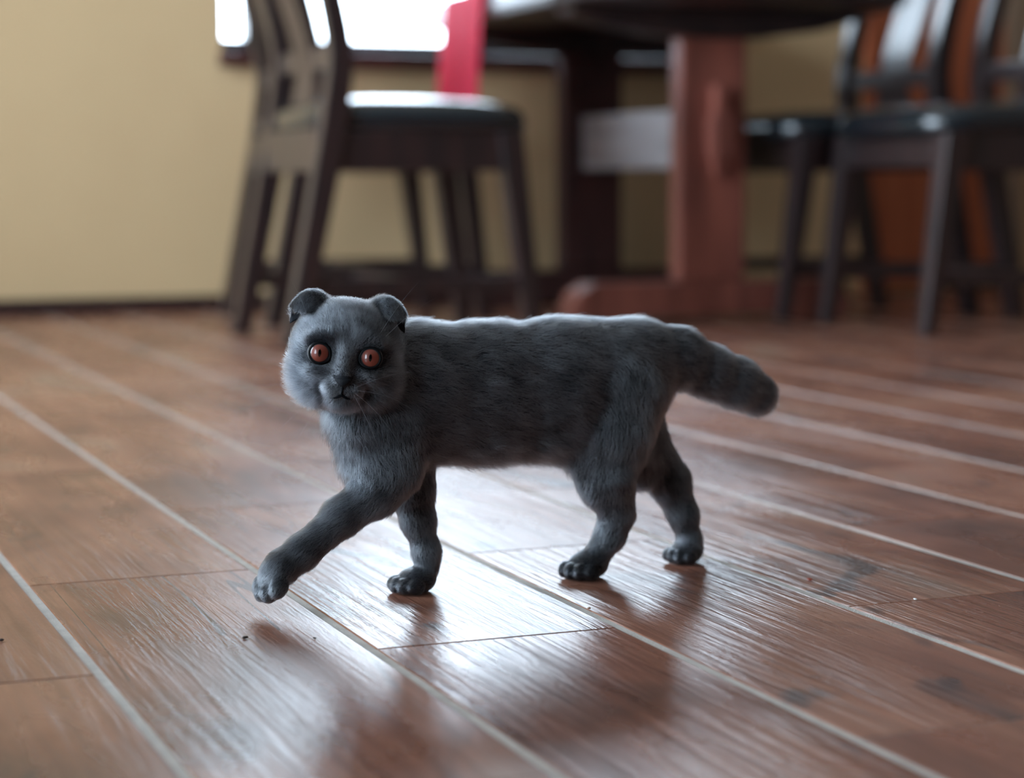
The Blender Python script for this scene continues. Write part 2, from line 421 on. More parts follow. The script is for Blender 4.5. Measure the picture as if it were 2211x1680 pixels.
# ------------------------------------------------------------------ chairs (face local +x)
def make_chair():
    root = empty('dining_chair', (0, 0, 0)); W = MAT['chair_wood']
    prof = catmull([(-.24, 0), (-.178, .3), (-.152, .45), (-.146, .54), (-.170, .66), (-.212, .80), (-.255, .94)], 4)
    th = np.interp(prof[:, 1], [0, .3, .45, .7, .94], [.036, .046, .046, .036, .028])
    path = np.column_stack([prof, th])
    for s in (-1, 1):
        yc = s * .188
        beam_xz('back_post', path, yc - .019, yc + .019, W, root, .004)
        # front leg, tapered
        r = []
        for (x, z, h) in ((.232, 0, .030), (.205, .2, .040), (.180, .392, .048)):
            r.append([(x - h / 2, yc - h / 2, z), (x + h / 2, yc - h / 2, z), (x + h / 2, yc + h / 2, z), (x - h / 2, yc + h / 2, z)])
        loft('front_leg', r, W, root, .004)
        box('side_rail', (-.150, yc - .011, .317), (.165, yc + .011, .392), W, root, .003)
        box('side_stretcher', (-.205, yc - .009, .092), (.213, yc + .009, .122), W, root, .003)
    box('front_rail', (.176, -.17, .325), (.198, .17, .392), W, root, .003)
    box('back_rail', (-.188, -.17, .317), (-.166, .17, .395), W, root, .003)
    box('cross_stretcher', (-.01, -.18, .094), (.012, .18, .118), W, root, .003)
    # seat pad : superellipse rings
    rings = []
    def se(hx, hy, z, dome=0):
        pts = []
        for k in range(40):
            a = 2 * math.pi * k / 40; c, s_ = math.cos(a), math.sin(a)
            x = abs(c) ** .42 * (1 if c > 0 else -1) * hx; y = abs(s_) ** .42 * (1 if s_ > 0 else -1) * hy
            wfac = 1 + .05 * (x / hx)
            pts.append((x + .027, y * wfac, z - .012 * max(0, x / hx - .4)))
        return pts
    for hx, hy, z in ((.185, .185, .388), (.204, .203, .392), (.212, .209, .405), (.211, .208, .425), (.200, .197, .440), (.168, .163, .450), (.10, .10, .455), (.03, .03, .456)):
        rings.append(se(hx, hy, z))
    loft('seat_pad', rings, MAT['leather'], root, smooth=True)
    # back: lower cross rail, splats, crest rail
    def bx_at(z): return float(np.interp(z, prof[:, 1], prof[:, 0]))
    box('lower_back_rail', (bx_at(.53) - .011, -.17, .505), (bx_at(.53) + .011, .17, .545), W, root, .004)
    rr = []
    for k in range(9):
        y = -.2 + .05 * k; arch = .02 * (1 - (y / .2) ** 2); dx = -.038 * (1 - (y / .2) ** 2)
        rr.append([(-.275 + dx, y, .90), (-.240 + dx, y, .90), (-.252 + dx, y, .975 + arch), (-.278 + dx, y, .975 + arch)])
    loft('crest_rail', rr, W, root, .004)
    zz = np.linspace(.425, .925, 14)
    for s in (-1, 1):
        r = []
        for z in zz:
            t = max(0, (z - .50) / .42)
            wd = .050 + .020 * math.exp(-((z - .44) / .05) ** 2) + .016 * t
            x = bx_at(z) - .004 - .030 * math.sin(math.pi / 2 * min(1, t * 1.1))
            yi, yo = s * .0025, s * (.0025 + wd)
            y0, y1 = min(yi, yo), max(yi, yo)
            r.append([(x - .006, y0, z), (x + .006, y0, z), (x + .006, y1, z), (x - .006, y1, z)])
        loft('splat', r, W, root, .002)
    return root

def copy_tree(o, parent=None):
    c = o.copy(); COL.objects.link(c); c.parent = parent
    for ch in list(o.children): copy_tree(ch, c)
    return c
chair = make_chair()
spots = [(1.250, 3.785, 0, 'dark mahogany chair with black leather seat left of the table, nearest the camera'),
         (1.368, 4.350, 0, 'dark wooden chair left of the table behind the nearest one, close to the window wall'),
         (2.400, 4.055, math.pi, 'dark wooden chair right of the table leg with a shiny pale-lit back splat'),
         (2.4525, 3.585, math.pi, 'dark wooden chair at the right edge, its back cut off by the photo edge')]
chairs = []
for k, (x, y, a, lab) in enumerate(spots):
    o = chair if k == 0 else copy_tree(chair)
    o.location = (x, y, 0); o.rotation_euler = (0, 0, a)
    tag(o, lab, 'chair', 'dining chairs around the trestle table'); chairs.append(o)

# ------------------------------------------------------------------ red cloth over the table edge
def red_cloth():
    nu, nv = 28, 26
    bm = bmesh.new(); V = []
    y0, y1 = 4.27, 4.53; xe = CXT - hw
    for j in range(nv):
        t = j / (nv - 1); row = []
        for i in range(nu):
            u = i / (nu - 1)
            if t < .2:
                x = xe + .09 - .09 * t / .2 * 1.0 ; z = .7185; 
                x -= .006 if t > .17 else 0
            else:
                s = (t - .2) / .8; z = .716 - .25 * s
                x = xe - .010 - .012 * s
            amp = .012 * max(0, t - .2) + .0006
            x += amp * math.sin(u * 17 + 1.2 * t) - amp * .8
            y = y0 + (y1 - y0) * (.5 + (u - .5) * (1 - .25 * t + .1 * t * t))
            z -= .006 * math.sin(u * 9) * max(0, t - .3)
            row.append(bm.verts.new((x, y, z)))
        V.append(row)
    for j in range(nv - 1):
        for i in range(nu - 1): bm.faces.new((V[j][i], V[j][i + 1], V[j + 1][i + 1], V[j + 1][i]))
    o = from_bm('red_cloth', bm, MAT['red_cloth'], smooth=True)
    s = o.modifiers.new('thickness', 'SOLIDIFY'); s.thickness = .0018; s.offset = 1
    tag(o, 'bright red cloth hanging over the left edge of the table', 'cloth')
red_cloth()
# ================================================================== kitten
def pray(u, v):
    x = (u - CX) / F_PX; y = -(v - CY) / F_PX
    return np.array(Xc) * x + np.array(Yc) * y - np.array(Zc)
CAMP = np.array((0, 0, CAM_H))
AX_ANG = math.radians(6.6)
ES = np.array((math.cos(AX_ANG), math.sin(AX_ANG), 0))       # towards the tail
EW = np.array((math.sin(AX_ANG), -math.cos(AX_ANG), 0))      # towards the camera side (its left flank)
W0 = -1.337
def P(u, v, w=0.0):
    r = pray(u, v); t = (W0 + w - CAMP @ EW) / (r @ EW)
    return CAMP + r * t
def ppm(p):
    return F_PX / float((p - CAMP) @ (-np.array(Zc)))
ORI = P(1000, 900); ORI[2] = 0
def to_loc(p):
    d = np.asarray(p, float) - ORI
    return np.stack([d @ ES, d @ EW, d[..., 2]], -1)
BASIS = np.stack([ES, EW, np.array((0, 0, 1.0))])             # rows
def to_world(q): return q @ BASIS + ORI

prims = []      # dicts: kind, data (local frame), group, k, flow, len, lift
def cone(pts, grp, k=.012, ks=1.0, flow=None, ln=.008, lift=.45):
    """pts: list of (u, v, w, r_px). Chain of round cones; ks = lateral flattening."""
    Q = []
    for (u, v, w, r) in pts:
        p = P(u, v, w); Q.append((to_loc(p), r / ppm(p)))
    for (a, ra), (b, rb) in zip(Q, Q[1:]):
        f = (b - a) / np.linalg.norm(b - a) if flow is None else np.array(flow, float)
        prims.append(dict(t='c', a=a, b=b, ra=ra, rb=rb, ks=ks, g=grp, k=k, flow=f, ln=ln, lift=lift))
def ell(c, r, rot, grp, k=.006, flow=None, ln=.005, lift=.5, neg=False):
    prims.append(dict(t='e', c=np.array(c, float), r=np.array(r, float), R=np.array(rot, float), g=grp, k=k, flow=flow, ln=ln, lift=lift, neg=neg))

def sdf(p, X):
    if p['t'] == 'c':
        sc = np.array((1, 1 / p['ks'], 1)); a = p['a'] * sc; b = p['b'] * sc; x = X * sc
        ba = b - a; l2 = float(ba @ ba); t = np.clip(((x - a) @ ba) / l2, 0, 1)
        return np.linalg.norm(x - a - t[..., None] * ba, axis=-1) - (p['ra'] + (p['rb'] - p['ra']) * t)
    q = (X - p['c']) @ p['R'].T
    k0 = np.linalg.norm(q / p['r'], axis=-1); k1 = np.linalg.norm(q / p['r'] ** 2, axis=-1) + 1e-9
    return k0 * (k0 - 1) / k1

BACKF = (1, 0, -.25)
# torso
cone([(838, 852, .002, 138), (900, 850, .002, 146), (1050, 848, 0, 144), (1210, 842, 0, 145)], 'body', .01, .66, BACKF, .0085)
cone([(1210, 842, 0, 145), (1330, 822, 0, 128), (1378, 790, 0, 90)], 'body', .012, .68, (1, 0, -.45), .0085)
# neck and chest
cone([(796, 800, .008, 92), (791, 880, .008, 79), (803, 985, .004, 67)], 'body', .012, .85, (.15, 0, -1), .0095, .75)
cone([(800, 800, .006, 86), (900, 815, .0, 90)], 'body', .014, .8, BACKF, .009)
# tail
cone([(1385, 765, 0, 62), (1462, 772, -.001, 57), (1530, 800, -.002, 48), (1590, 826, -.003, 45), (1636, 852, -.004, 40)], 'body', .01, .9, None, .0062, .5)
# near front leg (reaching)
cone([(862, 900, .013, 86), (842, 1010, .016, 66), (812, 1062, .016, 50)], 'body', .010, .75, (.1, 0, -1), .006)
cone([(812, 1062, .016, 50), (740, 1115, .013, 38), (655, 1190, .010, 33), (615, 1222, .009, 34)], 'body', .006, 1, None, .005, .4)
# far front leg
cone([(880, 930, -.016, 70), (890, 1060, -.014, 44), (902, 1120, -.012, 33), (921, 1190, -.009, 25), (923, 1222, -.008, 24)], 'body', .007, .95, None, .0048, .4)
# near hind leg
cone([(1335, 850, .012, 103), (1325, 930, .016, 86), (1312, 1030, .016, 55)], 'body', .010, .7, (-.1, 0, -1), .007)
cone([(1318, 1030, .016, 53), (1331, 1108, .013, 35), (1318, 1155, .010, 29), (1283, 1207, .008, 27)], 'body', .006, 1, None, .0048, .4)
cone([(1240, 945, .010, 40), (1300, 1050, .014, 42)], 'body', .012, .7, (-.3, 0, -1), .008)
# far hind leg
cone([(1345, 960, -.006, 70), (1385, 1010, -.012, 45)], 'body', .010, .8, (.2, 0, -1), .007)
cone([(1355, 850, -.016, 80), (1380, 945, -.018, 55), (1445, 1040, -.016, 42)], 'body', .009, .85, (.3, 0, -1), .006)
cone([(1445, 1040, -.016, 42), (1474, 1110, -.012, 30), (1489, 1165, -.009, 22), (1486, 1190, -.008, 21)], 'body', .006, 1, None, .0045, .4)

def norm(v): v = np.asarray(v, float); return v / np.linalg.norm(v)
def frame(f, up=(0, 0, 1)):
    f = norm(f); u = np.array(up, float); u = norm(u - f * (u @ f)); return f, np.cross(u, f), u
def paw(c, fwd, up=(0, 0, 1), sc=1.0, splay=1.0, back=.0):
    """c local centre of the pad"""
    f, l, u = frame(fwd, up); R = np.stack([f, l, u])
    ell(c - f * .003 * sc, (.0145 * sc, .0125 * sc, .0092 * sc), R, 'paw', .005, flow=f, ln=.003, lift=.35)
    for q, ff, rr in ((-1.5, .0075, .0052), (-.5, .0112, .0058), (.5, .0112, .0058), (1.5, .0075, .0052)):
        ell(c + f * ff * sc + l * q * .0069 * sc * splay - u * .0022 * sc, (.0078 * sc, rr * sc * .92, rr * 1.12 * sc), R, 'toe', .0012, flow=f, ln=.0024, lift=.3)
def ground_c(u, v, w, z): 
    p = P(u, v, w); q = to_loc(p); q[2] = z; return q
Cff = ground_c(893, 1252, -.006, .0088); paw(Cff, (-1, .35, 0))
Cnh = ground_c(1262, 1228, .008, .0092); paw(Cnh, (-1, .55, 0), sc=1.06)
Cfh = ground_c(1478, 1197, -.008, .0088); paw(Cfh, (-1, .45, 0), sc=.92)
Cnf = to_loc(P(593, 1240, .010)); paw(Cnf, (-.62, .12, -.72), (-.72, .1, .62), sc=1.08)

# ---------------- head frame: a = image right, b = up, c = towards the camera
Hc = P(745, 768, .018) + 0
r0 = norm(CAMP - Hc); 
FW = r0; rgt = norm(np.cross(np.array((0, 0, 1.0)), FW)); up0 = np.cross(FW, rgt)
ra_ = math.radians(5.4)
RT = rgt * math.cos(ra_) - up0 * math.sin(ra_); UP = rgt * math.sin(ra_) + up0 * math.cos(ra_)
HS = 3100 / ppm(Hc) / 1000.0          # one head unit = 1 mm at 3100 px/m
HL = to_loc(Hc)
Hrot = np.stack([v @ BASIS.T for v in (RT, UP, FW)])    # rows: head axes in local frame
def hp(a, b, c): return HL + np.array((a, b, c), float) * HS @ Hrot
def hdir(a, b, c): return norm(np.array((a, b, c), float) @ Hrot)
def hell(a, b, c, ra, rb, rc, k=.006, ln=.0045, lift=.5, tilt=0, g='head', neg=False, k2=None):
    R = Hrot
    if tilt:
        t = math.radians(tilt); R = np.stack([Hrot[0] * math.cos(t) + Hrot[1] * math.sin(t), -Hrot[0] * math.sin(t) + Hrot[1] * math.cos(t), Hrot[2]])
    ell(hp(a, b, c), np.array((ra, rb, rc)) * HS, R, g, k * 1.0, None, ln, lift, neg)
hell(0.6, 6, -2, 38.5, 30.5, 33, ln=.0045)
hell(0, 15.5, 2, 30, 22.5, 27, k=.008, ln=.0042)
for s in (-1, 1):
    hell(s * 19.5 + .6, -13, 4, 18.5, 18, 20, k=.008, ln=.0076, lift=.95)
    hell(s * 12, -23.5, 6, 14.5, 11, 16, k=.008, ln=.006, lift=.8)
    hell(s * 15.5, 12.5, 22.5, 12, 6, 8, k=.006, ln=.003, tilt=s * -12)        # brow
    hell(s * 16, -12.5, 22.5, 11, 6.5, 9, k=.006, ln=.0034)                   # cheekbone
    hell(s * 5.9, -23.6, 29.0, 7.8, 5.2, 6.8, k=.005, ln=.0026, lift=.35, g='pad')   # whisker pad
    hell(s * 24, 34, -4, 11, 9, 8, k=.006, ln=.004)                             # ear base
hell(0, -20, 24, 13, 10, 12, k=.006, ln=.003, lift=.35)
hell(0, -31.5, 21, 12, 6, 11, k=.005, ln=.0045, lift=.5)                      # chin
hell(0, -6, 28, 6.0, 13, 8, k=.006, ln=.0022, lift=.25)                       # nose bridge
hell(0, -15.5, 36.5, 5.2, 4.4, 4.2, k=.003, ln=.0014, lift=.2)                # nose tip
EYES = [(-17.3, 0.3, 23.8), (17.3, -.1, 23.8)]
ER = 8.9
for (a, b, c) in EYES:
    ell(hp(a, b, c + 4.0), np.array((8.3, 8.3, 7.5)) * HS, Hrot, 'socket', .002, neg=True)

# ---------------- field on a grid
H = .00125
def bounds(p, m):
    if p['t'] == 'c':
        e = np.array((1, p['ks'], 1)) if p['ks'] < 1 else np.ones(3)
        lo = np.minimum(p['a'] - p['ra'] * e, p['b'] - p['rb'] * e); hi = np.maximum(p['a'] + p['ra'] * e, p['b'] + p['rb'] * e)
    else:
        rr = np.sqrt(((p['R'] * p['r'][:, None]) ** 2).sum(0)); lo, hi = p['c'] - rr, p['c'] + rr
    return lo - m, hi + m
LO = np.min([bounds(p, .006)[0] for p in prims if not p.get('neg')], 0); HI = np.max([bounds(p, .006)[1] for p in prims if not p.get('neg')], 0)
nn = np.ceil((HI - LO) / H).astype(int) + 1
ax = [LO[i] + H * np.arange(nn[i]) for i in range(3)]
BIG = .03
D = {g: np.full(nn, BIG, np.float32) for g in ('body', 'head')}
def sl_of(p, m):
    lo, hi = bounds(p, m)
    i0_ = np.clip(np.floor((lo - LO) / H).astype(int), 0, nn - 1); i1_ = np.clip(np.ceil((hi - LO) / H).astype(int) + 1, 1, nn)
    return tuple(slice(a, b) for a, b in zip(i0_, i1_))
def smin(a, b, k):
    h = np.clip(k - np.abs(a - b), 0, None) / k
    return np.minimum(a, b) - h * h * k * .25
def smax(a, b, k): return -smin(-a, -b, k)
def apply(p, dest):
    s = sl_of(p, .012)
    G = np.stack(np.meshgrid(ax[0][s[0]], ax[1][s[1]], ax[2][s[2]], indexing='ij'), -1)
    d = sdf(p, G).astype(np.float32)
    if p.get('neg'): dest[s] = smax(dest[s], -d, p['k'])
    else: dest[s] = smin(dest[s], d, p['k'])
for p in prims:
    if p['g'] == 'body': apply(p, D['body'])
for p in prims:
    if p['g'] == 'paw': apply(p, D['body'])
for p in prims:
    if p['g'] == 'toe': apply(p, D['body'])
for p in prims:
    if p['g'] == 'head': apply(p, D['head'])
for p in prims:
    if p['g'] == 'pad': apply(p, D['head'])
F = smin(D['body'], D['head'], .007)
for p in prims:
    if p['g'] == 'socket': apply(p, F)
# keep the soles on the floor
zz_ = ax[2][None, None, :]
F = np.maximum(F, (.0012 - zz_).astype(np.float32) * np.ones_like(F))

def surface_nets(F):
    S = F < 0
    nx, ny, nz = F.shape
    cs = np.zeros((nx - 1, ny - 1, nz - 1), np.int8)
    for dx in (0, 1):
        for dy in (0, 1):
            for dz in (0, 1): cs += S[dx:nx - 1 + dx, dy:ny - 1 + dy, dz:nz - 1 + dz]
    act = (cs > 0) & (cs < 8)
    I = np.argwhere(act); idx = np.full(act.shape, -1, np.int64); idx[act] = np.arange(len(I))
    acc = np.zeros((len(I), 3)); cnt = np.zeros(len(I))
    corners = [(a, b, c) for a in (0, 1) for b in (0, 1) for c in (0, 1)]
    val = {c: F[I[:, 0] + c[0], I[:, 1] + c[1], I[:, 2] + c[2]] for c in corners}
    for c in corners:
        for d in range(3):
            if c[d] == 0:
                e = list(c); e[d] = 1; e = tuple(e); v0, v1 = val[c], val[e]; m = (v0 < 0) != (v1 < 0)
                t = np.where(m, v0 / np.where(m, v0 - v1, 1), 0)
                q = np.array(c, float)[None] + np.zeros((len(I), 3)); q[:, d] += t
                acc[m] += q[m]; cnt[m] += 1
    V = I + acc / cnt[:, None]
    quads = []
    for d in range(3):
        a, b = (d + 1) % 3, (d + 2) % 3
        s0 = [slice(None)] * 3; s1 = [slice(None)] * 3; s0[d] = slice(0, -1); s1[d] = slice(1, None)
        A, B = S[tuple(s0)], S[tuple(s1)]
        E = np.argwhere(A != B)
        E = E[(E[:, a] > 0) & (E[:, b] > 0)]
        flip = A[E[:, 0], E[:, 1], E[:, 2]]
        def off(da, db):
            q = E.copy(); q[:, a] -= da; q[:, b] -= db; return idx[q[:, 0], q[:, 1], q[:, 2]]
        q = np.stack([off(1, 1), off(0, 1), off(0, 0), off(1, 0)], 1)
        q[~flip] = q[~flip][:, ::-1]; quads.append(q)
    return V * H + LO, np.vstack(quads)
V, Q = surface_nets(F)
# light smoothing
def laplace(V, Q, it, f):
    e = np.vstack([Q[:, [0, 1]], Q[:, [1, 2]], Q[:, [2, 3]], Q[:, [3, 0]]])
    for _ in range(it):
        acc = np.zeros_like(V); cnt = np.zeros(len(V))
        for k in range(3):
            acc[:, k] = np.bincount(e[:, 0], V[e[:, 1], k], len(V)) + np.bincount(e[:, 1], V[e[:, 0], k], len(V))
        cnt = np.bincount(e[:, 0], minlength=len(V)) + np.bincount(e[:, 1], minlength=len(V))
        V = V * (1 - f) + f * acc / cnt[:, None]
    return V
V = laplace(V, Q, 2, .5)
d1 = V[Q[:, 2]] - V[Q[:, 0]]; d2 = V[Q[:, 3]] - V[Q[:, 1]]
fn = np.cross(d1, d2); area = np.linalg.norm(fn, axis=1) * .5
VN = np.zeros_like(V)
for k in range(4):
    for j in range(3): VN[:, j] += np.bincount(Q[:, k], fn[:, j], len(V))
VN /= np.linalg.norm(VN, axis=1)[:, None] + 1e-12

# ---------------- materials of the kitten
def fur_skin():
    m, N, L, b = new_mat('blue_grey_skin')
    b.inputs['Base Color'].default_value = (.012, .014, .018, 1); b.inputs['Roughness'].default_value = .8
    b.inputs['Specular IOR Level'].default_value = .2
    return m
def hair_mat(name, gain=1.0):
    m = bpy.data.materials.new(name); m.use_nodes = True
    N, L = m.node_tree.nodes, m.node_tree.links; N.remove(N['Principled BSDF'])
    h = N.new('ShaderNodeBsdfHairPrincipled'); h.model = 'CHIANG'; h.parametrization = 'COLOR'
    at = N.new('ShaderNodeAttribute'); at.attribute_name = 'shade'
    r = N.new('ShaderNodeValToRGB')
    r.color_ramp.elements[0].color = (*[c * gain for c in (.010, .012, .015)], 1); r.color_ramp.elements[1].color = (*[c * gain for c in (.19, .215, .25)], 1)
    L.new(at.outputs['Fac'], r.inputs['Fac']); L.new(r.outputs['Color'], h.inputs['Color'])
    h.inputs['Roughness'].default_value = .22; h.inputs['Radial Roughness'].default_value = .45
    h.inputs['IOR'].default_value = 1.5
    if 'Coat' in h.inputs: h.inputs['Coat'].default_value = 0
    L.new(h.outputs[0], N['Material Output'].inputs['Surface'])
    return m
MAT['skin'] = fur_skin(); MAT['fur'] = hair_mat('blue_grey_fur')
MAT['nose'] = plain('nose_leather', (.006, .008, .011), .6, .25, 0, .4, 1500)
MAT['rim'] = plain('black_eyelid', (.002, .003, .004), .5, .15, .0)
MAT['pupil'] = plain('pupil_black', (.001, .001, .0015), .05, .6, 1)
MAT['whisker'] = plain('pale_whisker', (.3, .31, .34), .4)
MAT['mouth'] = plain('mouth_dark', (.003, .0035, .005), .9, .1)
def iris_mat():
    m, N, L, b = new_mat('copper_iris')
    tc = N.new('ShaderNodeTexCoord'); sx = N.new('ShaderNodeSeparateXYZ'); L.new(tc.outputs['Object'], sx.inputs[0])
    cx_ = N.new('ShaderNodeCombineXYZ'); L.new(sx.outputs['X'], cx_.inputs['X']); L.new(sx.outputs['Y'], cx_.inputs['Y'])
    ln = N.new('ShaderNodeVectorMath'); ln.operation = 'LENGTH'; L.new(cx_.outputs[0], ln.inputs[0])
    mr = N.new('ShaderNodeMapRange'); mr.inputs[1].default_value = 0; mr.inputs[2].default_value = .0095 * HS * 1000; L.new(ln.outputs['Value'], mr.inputs[0])
    r = N.new('ShaderNodeValToRGB'); e = r.color_ramp.elements
    e[0].position = 0; e[0].color = (.16, .024, .012, 1)
    e[1].position = .72; e[1].color = (.003, .003, .004, 1)
    x = e.new(.30); x.color = (.22, .036, .018, 1)
    x = e.new(.55); x.color = (.24, .040, .020, 1)
    x = e.new(.60); x.color = (.22, .035, .02, 1)
    x = e.new(.63); x.color = (.01, .006, .006, 1)
    L.new(mr.outputs[0], r.inputs[0])
    n = N.new('ShaderNodeTexNoise'); n.inputs['Scale'].default_value = 900; L.new(tc.outputs['Object'], n.inputs['Vector'])
    mx = N.new('ShaderNodeMix'); mx.data_type = 'RGBA'; mx.blend_type = 'MULTIPLY'; mx.inputs[0].default_value = .35
    L.new(r.outputs[0], mx.inputs[6]); L.new(n.outputs['Color'], mx.inputs[7]); L.new(mx.outputs[2], b.inputs['Base Color'])
    b.inputs['Roughness'].default_value = .5; b.inputs['Coat Weight'].default_value = 1; b.inputs['Coat Roughness'].default_value = .02
    return m
MAT['iris'] = iris_mat()

# ---------------- the objects
kit = empty('kitten', tuple(ORI)); kit.rotation_euler = (0, 0, AX_ANG)
# local frame: x = ES, y = -EW, z
def L2O(q): q = np.array(q, float); q[..., 1] *= -1; return q
tag(kit, 'blue-grey folded-ear kitten with copper eyes walking across the plank floor', 'kitten')
me = bpy.data.meshes.new('body')
me.from_pydata(L2O(V).tolist(), [], Q[:, ::-1].tolist()); me.update()
for p in me.polygons: p.use_smooth = True
body = link('body', me, MAT['skin'], kit)

# ears: folded flaps, built as curved sheets
ear_surf = []
def make_ear(s):
    nu, nv = 13, 19
    prof_ = catmull([(27, -9), (35, -8), (41.5, -4), (44.2, 1.5), (43.2, 7), (38.5, 11.5), (33, 15), (29.0, 17.5)], 4)   # (b, c)
    n = len(prof_); Gd = np.zeros((n, nu, 3)); tt = np.linspace(0, 1, n)
    for i in range(nu):
        u = i / (nu - 1)
        reach = .60 + .40 * math.sin(math.pi * min(1, u * .55 + .28)) ** 2      # how far the flap comes down
        hgt = math.sin(math.pi * (.12 + .70 * u)) ** .55                              # rounded top
        for j in range(n):
            t = tt[j]; te = t * reach
            b_ = float(np.interp(te, tt, prof_[:, 0])); c_ = float(np.interp(te, tt, prof_[:, 1]))
            ain = 14.5 + 7 * max(0, te - .4) / .6; aout = 40.0 - 5.0 * max(0, te - .5) / .5
            a_ = ain + (aout - ain) * u
            bb = 23 + (b_ - 23) * hgt - 6.5 * u * u
            cc = c_ - 5.0 * u * u - 3.0 * (1 - u) ** 2 + 1.0
            Gd[j, i] = hp(s * a_, bb, cc)
    bm = bmesh.new()
    O_ = L2O(Gd)
    VV = [[bm.verts.new(O_[j, i]) for i in range(nu)] for j in range(n)]
    for j in range(n - 1):
        for i in range(nu - 1):
            q = (VV[j][i], VV[j][i + 1], VV[j + 1][i + 1], VV[j + 1][i])
            bm.faces.new(q)
    bm.normal_update(); cen_ = Vector(L2O(hp(s * 26, 30, 2)))
    if sum((f.calc_center_median() - cen_).dot(f.normal) for f in bm.faces) < 0: bmesh.ops.reverse_faces(bm, faces=bm.faces)
    me = bpy.data.meshes.new('ear'); bm.to_mesh(me); bm.free()
    for p in me.polygons: p.use_smooth = True
    o = link('ear', me, MAT['skin'], kit)
    md = o.modifiers.new('thickness', 'SOLIDIFY'); md.thickness = .0016; md.offset = -1
    ear_surf.append((s, Gd))
for s in (-1, 1): make_ear(s)

# eyes
def orient_obj(o, a, b, c, yaw=0):
    """object z axis towards head-forward"""
    R_ = Matrix([list(L2O(v)) for v in Hrot]).transposed().to_4x4()
    R_.translation = Vector(L2O(hp(a, b, c)))
    o.matrix_local = R_ @ Matrix.Rotation(math.radians(yaw), 4, 'Y')
for (a, b, c) in EYES:
    s = 1 if a > 0 else -1
    bm = bmesh.new(); bmesh.ops.create_uvsphere(bm, u_segments=40, v_segments=24, radius=ER * HS)
    eye = from_bm('eye', bm, MAT['iris'], kit, smooth=True); orient_obj(eye, a, b, c, 0)
    eye['label'] = 'round copper-orange eye with a black slit pupil'
    bm = bmesh.new(); nr, na = 5, 28
    ce = bm.verts.new((0, 0, math.sqrt(ER ** 2) * HS + .00006)); prev = None
    ringsv = []
    for k in range(1, nr + 1):
        row = []
        for q in range(na):
            an = 2 * math.pi * q / na; x = 1.05 * math.cos(an) * k / nr; y = 2.6 * math.sin(an) * k / nr * (1 - .12 * abs(math.cos(an)))
            row.append(bm.verts.new((x * HS, y * HS, math.sqrt(ER ** 2 - x * x - y * y) * HS + .00006)))
        ringsv.append(row)
    for q in range(na): bm.faces.new((ce, ringsv[0][q], ringsv[0][(q + 1) % na]))
    for A_, B_ in zip(ringsv, ringsv[1:]):
        for q in range(na): bm.faces.new((A_[q], B_[q], B_[(q + 1) % na], A_[(q + 1) % na]))
    pu = from_bm('pupil', bm, MAT['pupil'], eye, smooth=True)
    # eyelid rim: a ring, slightly almond, hugging the eyeball
    bm = bmesh.new(); seg, sd = 44, 10; RR = []
    for q in range(seg):
        an = 2 * math.pi * q / seg
        rad = 6.9 + .55 * max(0, math.cos(an - (math.pi + .5 if s > 0 else -.5))) ** 8
        cxr, cyr = rad * math.cos(an), rad * .97 * math.sin(an)
        zc = math.sqrt(max(ER ** 2 - rad ** 2, 0)) - .1
        row = []
        for w_ in range(sd):
            aw = 2 * math.pi * w_ / sd; rr_ = 1.05
            row.append(bm.verts.new(((cxr + math.cos(an) * rr_ * math.cos(aw)) * HS, (cyr + math.sin(an) * rr_ * math.cos(aw)) * HS, (zc + rr_ * math.sin(aw) * .8) * HS)))
        RR.append(row)
    for q in range(seg):
        for w_ in range(sd):
            bm.faces.new((RR[q][w_], RR[(q + 1) % seg][w_], RR[(q + 1) % seg][(w_ + 1) % sd], RR[q][(w_ + 1) % sd]))
    rim = from_bm('eyelid', bm, MAT['rim'], kit, smooth=True); orient_obj(rim, a, b, c, 0)

# nose leather
def head_mesh(name, verts, faces, mat, sub=1, smooth=True):
    me = bpy.data.meshes.new(name)
    me.from_pydata([tuple(L2O(hp(*v))) for v in verts], [], faces); me.update()
    bm = bmesh.new(); bm.from_mesh(me); bmesh.ops.recalc_face_normals(bm, faces=bm.faces); bm.to_mesh(me); bm.free()
    for p in me.polygons: p.use_smooth = smooth
    o = link(name, me, mat, kit)
    if sub: sm_ = o.modifiers.new('round', 'SUBSURF'); sm_.levels = sub; sm_.render_levels = sub
    return o
nv_ = [(-7, -15.2, 39.2), (0, -14.6, 42.0), (7, -15.2, 39.2), (5.6, -17.8, 40.8), (1.5, -21.6, 41.0), (-1.5, -21.6, 41.0), (-5.6, -17.8, 40.8), (0, -18.0, 43.2)]
nb_ = [(x * .9, y, 33) for x, y, z in nv_[:7]]
fs_ = [(0, 1, 7), (1, 2, 7), (2, 3, 7), (3, 4, 7), (4, 5, 7), (5, 6, 7), (6, 0, 7)] + [(i, 8 + i, 8 + (i + 1) % 7, (i + 1) % 7) for i in range(7)] + [tuple(range(14, 7, -1))]
head_mesh('nose', nv_ + nb_, fs_, MAT['nose'], 2)
def htube(name, pts, radii, mat, sides=6):
    return tube(name, [tuple(L2O(hp(*p))) for p in pts], [r * HS for r in radii], mat, kit, sides)
htube('mouth', [(-10.5, -28.6, 29.4), (-7, -29.6, 32.4), (-3.4, -28.8, 34.9), (0, -27.0, 36.0), (3.4, -28.8, 34.9), (7, -29.6, 32.4), (10.5, -28.6, 29.4)], [.2, .6, .9, 1.1, .9, .6, .2], MAT['mouth'], 8)
htube('lip_groove', [(0, -20.5, 39.2), (0, -23.5, 37.6), (0, -27, 36.4)], [.5, .5, .8], MAT['mouth'])

